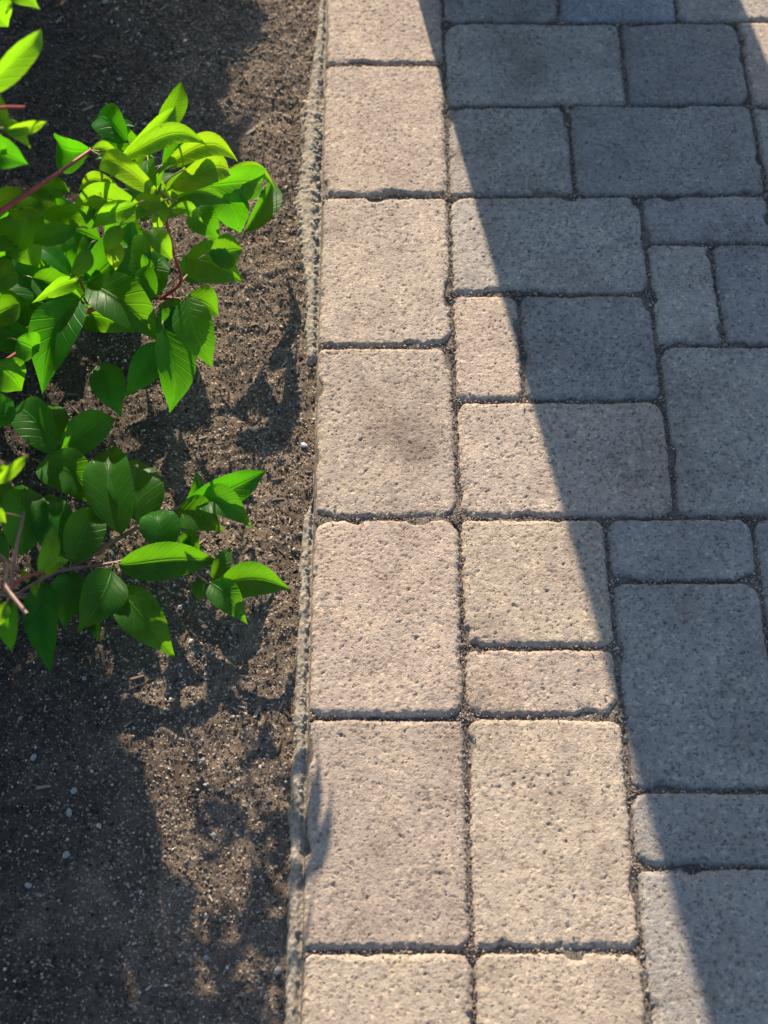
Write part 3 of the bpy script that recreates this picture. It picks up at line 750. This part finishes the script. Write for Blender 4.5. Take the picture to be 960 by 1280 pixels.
Lm((178, 345, .2), (150, 300, .205), 60, roll=10, bulge=.15)
Lm((182, 345, .2), (205, 318, .21), 44, roll=-10, bulge=.15)
Lm((232, 372, .18), (275, 395, .15), 40, roll=-10, bulge=.15)
Lm((125, 300, .2), (75, 290, .2), 48, roll=10, bulge=.15)
Lm((165, 275, .23), (130, 300, .22), 52, roll=0, bulge=.15)
Lm((230, 385, .17), (205, 440, .14), 44, roll=0, bulge=.1)
# left margin
Lf((10, 262, .27), (66, 272, .26), 40, roll=-12, bulge=.22, young=True)
Lf((40, 238, .28), (75, 268, .26), 34, roll=-10, bulge=.2, young=True)
Lf((30, 240, .28), (-12, 262, .27), 44, roll=10, bulge=.2, young=True)
Lf((45, 236, .28), (88, 240, .27), 30, roll=10, bulge=.2)
Lf((40, 250, .25), (25, 320, .2), 50, roll=0, bulge=.15)
Lf((10, 290, .2), (50, 335, .17), 50, roll=0, bulge=.15)
Lf((-20, 300, .22), (35, 300, .2), 46, roll=0, bulge=.15)
Lf((-25, 360, .2), (28, 345, .18), 44, roll=0, bulge=.15)
Lf((-20, 400, .15), (30, 380, .14), 44, roll=0, bulge=.15)
Lf((-10, 455, .13), (28, 490, .1), 52, roll=0, bulge=.12)
Lf((20, 425, .14), (50, 440, .12), 46, roll=0, bulge=.12)
Lf((-15, 530, .1), (18, 500, .1), 44, roll=0, bulge=.12)
# blurred leaves close to the lens
Lf((-30, 118, .52), (66, 44, .53), 60, roll=30, bulge=.16, fold=.45, young=True)
Lf((-22, -5, .53), (12, 36, .50), 66, roll=-15, bulge=.1, young=True)
Lf((12, -22, .53), (48, 12, .52), 44, roll=10, bulge=.15, young=True)
Lf((5, 160, .48), (62, 158, .47), 26, roll=20, bulge=.2, young=True)
Lf((-20, 120, .48), (14, 165, .47), 36, roll=20, bulge=.15, young=True)
Lf((0, 150, .48), (38, 186, .46), 26, roll=-10, bulge=.15, young=True)
Lf((-25, 178, .44), (36, 206, .42), 44, roll=0, bulge=.2)
Lf((-20, 165, .46), (10, 195, .44), 30, roll=0, bulge=.1)
stem(shrub, [BASE + Vector((0, 0.05, 0.1)), at(-60, 190, .46), at(-15, 140, .48), at(32, 134, .5)], .003, .0016, M_RED)
Lf((-8, 604, .34), (36, 570, .35), 24, roll=25, bulge=.15, young=True)
Lf((-20, 590, .33), (15, 590, .34), 34, roll=0, bulge=.15, young=True)
Lf((-15, 640, .3), (8, 655, .29), 26, roll=0, bulge=.1, young=True)
Lf((50, 716, .23), (66, 657, .25), 32, roll=10, bulge=.08, young=True)
Lf((54, 718, .22), (88, 701, .22), 22, roll=-10, bulge=.2, young=True)
Lf((18, 752, .24), (10, 818, .2), 26, roll=30, bulge=.08)
Lf((10, 752, .24), (-10, 790, .23), 26, roll=0, bulge=.1, young=True)
Lf((35, 728, .23), (24, 712, .24), 14, roll=0, young=True)
Lf((48, 730, .21), (45, 748, .2), 16, roll=60)
HS = 0.62
# lower group: mature, mostly in the shade of the upper ones
Lf((72, 566, .10), (7, 507, .10), 56, roll=0, bulge=.12)
Lf((74, 566, .10), (148, 524, .09), 54, roll=8, bulge=.12)
Lf((50, 578, .09), (124, 632, .08), 62, roll=-6, bulge=.12)
Lf((152, 668, .08), (143, 546, .10), 66, roll=-6, bulge=.1)
Lf((178, 655, .07), (172, 570, .08), 70, roll=10, bulge=.1)
Lf((208, 688, .075), (193, 634, .085), 54, roll=8, bulge=.16)
Lf((88, 704, .08), (124, 632, .09), 52, roll=5, bulge=.1)
Lf((26, 694, .09), (30, 598, .1), 62, roll=5, bulge=.12)
Lf((75, 700, .08), (60, 610, .085), 60, roll=0, bulge=.1)
Lf((55, 728, .08), (62, 838, .07), 52, roll=8, bulge=.1)
Lf((140, 712, .07), (98, 788, .06), 56, roll=5, bulge=.12)
Lf((90, 715, .07), (80, 785, .055), 44, roll=0, bulge=.1)
Lf((148, 735, .06), (216, 820, .025), 56, roll=0, bulge=.10)
Lf((148, 706, .08), (275, 703, .06), 52, roll=6, bulge=.10)
Lf((232, 632, .065), (336, 590, .07), 44, roll=14, bulge=.1)
Lf((243, 624, .065), (314, 657, .05), 44, roll=-12, bulge=.22, fold=.5)
Lf((218, 642, .055), (278, 665, .045), 50, roll=-6, bulge=.15)
Lf((232, 632, .065), (248, 585, .075), 24, roll=40, bulge=.1)
Lf((266, 728, .05), (291, 684, .06), 26, roll=10, bulge=.1)
Lf((272, 731, .05), (364, 738, .04), 52, roll=0, bulge=.14, fold=.4)
Lf((263, 728, .055), (306, 779, .04), 44, roll=4, bulge=.12)
Lf((252, 724, .05), (250, 752, .04), 18, roll=10, bulge=.1)
Lf((118, 772, .02), (122, 802, .012), 18, roll=30, bulge=.1)
Lf((225, 680, .07), (240, 672, .07), 18, roll=0)
Lf((225, 668, .06), (250, 690, .05), 30, roll=0)
Lf((20, 640, .08), (-25, 600, .08), 50, roll=0, bulge=.12)
Lf((10, 700, .09), (-30, 660, .09), 50, roll=0, bulge=.12)
Lf((70, 555, .08), (64, 500, .09), 40, roll=0, bulge=.12)
HS = 1.0
# a tier of leaves under the bright spray
g = random.Random(9)
for (px, py, h, an) in [(120, 262, .30, 2.9), (150, 282, .30, 1.9), (190, 285, .31, 1.2), (170, 255, .31, 2.4), (95, 285, .30, 2.6), (205, 300, .12, 2.0), (140, 300, .28, 1.5), (110, 310, .29, 1.9)]:
    L = g.uniform(60, 84)
    Lf((px, py, h), (px + L * math.cos(an), py + L * .62 * math.sin(an), h - .02), L * g.uniform(.46, .56), roll=g.uniform(-15, 15), bulge=.18, fold=.35, up=-.3, young=g.random() < .75)
# inner leaves filling the middle of the bush
g = random.Random(4)
for k in range(34):
    px, py = g.uniform(-10, 205), g.uniform(255, 445)
    if px > 100 and py > 390: continue
    h = g.uniform(.03, .11)
    an = g.uniform(0, 6.28); L = g.uniform(75, 105)
    Lf((px, py, h), (px + L * math.cos(an), py + L * .7 * math.sin(an), h - g.uniform(-.01, .03)), L * g.uniform(.5, .6), roll=g.uniform(-25, 25), bulge=g.uniform(.08, .2), fold=g.uniform(.25, .5))
def project(p):
    d = p - CAM; z = d.dot(FWD)
    return 480 + FPX * d.dot(RT) / z, 640 - FPX * d.dot(UP) / z
def shadow_px(p):
    q = p - to_sun * ((p.z + .012) / to_sun.z)
    return project(q)
def shade_fill(n, box, hr, accept, seed):
    """unseen leaves, kept only where their shadow darkens the bed, joined into one part"""
    g = random.Random(seed); Vs, Fs, UVs, off, made, tries = [], [], [], 0, 0, 0
    while made < n and tries < 150000:
        tries += 1
        c = Vector((g.uniform(box[0], box[1]), g.uniform(box[2], box[3]), g.uniform(*hr)))
        x, y = project(c)
        if -70 < x < 1030 and -70 < y < 1350: continue
        if not accept(*shadow_px(c), g): continue
        made += 1
        dirn = Vector((g.uniform(-1, 1), g.uniform(-1, 1), g.uniform(-.6, .3))).normalized()
        c = c - dirn * .04
        t = c + dirn * g.uniform(.07, .09)
        me = leaf_mesh(c, t, g.uniform(.04, .052), Vector((g.gauss(0, .5), g.gauss(0, .5) + .6, 1)), .14, .35, 1000 + made, None)
        nv = len(me.vertices); v = np.zeros(nv * 3, np.float32); me.vertices.foreach_get("co", v)
        f = np.zeros(len(me.loops), np.int32); me.loops.foreach_get("vertex_index", f)
        uv = np.zeros(len(me.loops) * 2, np.float32); me.uv_layers[0].data.foreach_get("uv", uv)
        Vs.append(v.reshape(-1, 3)); Fs.append(f.reshape(-1, 4) + off); UVs.append(uv); off += nv
        bpy.data.meshes.remove(me)
    me = mesh_np("shade_foliage", np.concatenate(Vs), np.concatenate(Fs), M_LEAF)
    me.uv_layers.new(name="UVMap").data.foreach_set("uv", np.concatenate(UVs))
    return me
SH_R = [(780, 70), (850, 115), (900, 150), (1000, 172), (1080, 188), (1150, 205), (1225, 240), (1250, 350), (1400, 372)]
def lower_shade(x, y, g):
    return 780 < y < 1500 and -500 < x < np.interp(y, [p[0] for p in SH_R], [p[1] for p in SH_R]) - 16 and (y > 1000 or g.random() < .8)
tag(put("shade_foliage", shade_fill(760, (-1.0, -0.18, 0.25, 1.15), (0.22, 0.62), lower_shade, 77), shrub), kind="stuff")  # unseen leaves added to shade the lower left soil

# ------------------------------------------------------------------ casters beyond the top of the frame
def box_mesh(parts, mat):
    V, F = [], []
    for (cx, cy, z0, z1, w0, w1) in parts:
        n = len(V)
        for z, w in ((z0, w0), (z1, w1)):
            V += [(cx - w / 2, cy - w / 2, z), (cx + w / 2, cy - w / 2, z), (cx + w / 2, cy + w / 2, z), (cx - w / 2, cy + w / 2, z)]
        F += [(n, n + 3, n + 2, n + 1), (n + 4, n + 5, n + 6, n + 7)] + [(n + i, n + (i + 1) % 4, n + 4 + (i + 1) % 4, n + 4 + i) for i in range(4)]
    return mesh_np("m", np.array(V), np.array(F), mat, False)
PC = Vector((1.73 * U, 10.8 * U, 0))
colm = empty("porch_column", (PC.x, PC.y, 0.006))
tag(colm, "square painted porch column standing on the paving beyond the top of the path", "column")
for nm, prt in (("plinth", (0, 0, .006, .05, .40, .40)), ("shaft", (0, 0, .05, 2.3, .358, .358)), ("capital", (0, 0, 2.3, 2.4, .43, .43))):
    o = link(nm, box_mesh([prt], M_COLUMN), colm)
far = empty("shrub", (-0.55, 1.95, -0.01))  # added unseen shrub, carries the upper shade leaves
tag(far, "added unseen shrub behind the upper end of the soil bed", "shrub", "leafy shrubs in the soil bed")
for k in range(9):
    a = g.uniform(0, 6.28)
    stem(far, [(-0.55, 1.95, -.01), (-0.55 + .08 * math.cos(a), 1.95 + .08 * math.sin(a), .2), (-0.55 + .2 * math.cos(a), 1.95 + .2 * math.sin(a), .42 + g.uniform(0, .1))], .004, .0015, M_RED)
def upper_shade(x, y, g):
    return -120 < y < 215 and -500 < x < (296 + 10 * math.sin(y * .05) if y < 190 else 280)
tag(put("shade_foliage", shade_fill(640, (-1.0, -0.1, 1.5, 2.6), (0.12, 0.62), upper_shade, 78), far), kind="stuff")  # unseen leaf cloud shaped to shade the upper left soil
print("TRIS", sum(len(o.data.polygons) * (2 if len(o.data.polygons) and o.data.polygons[0].loop_total == 4 else 1) for o in bpy.data.objects if o.type == 'MESH'))
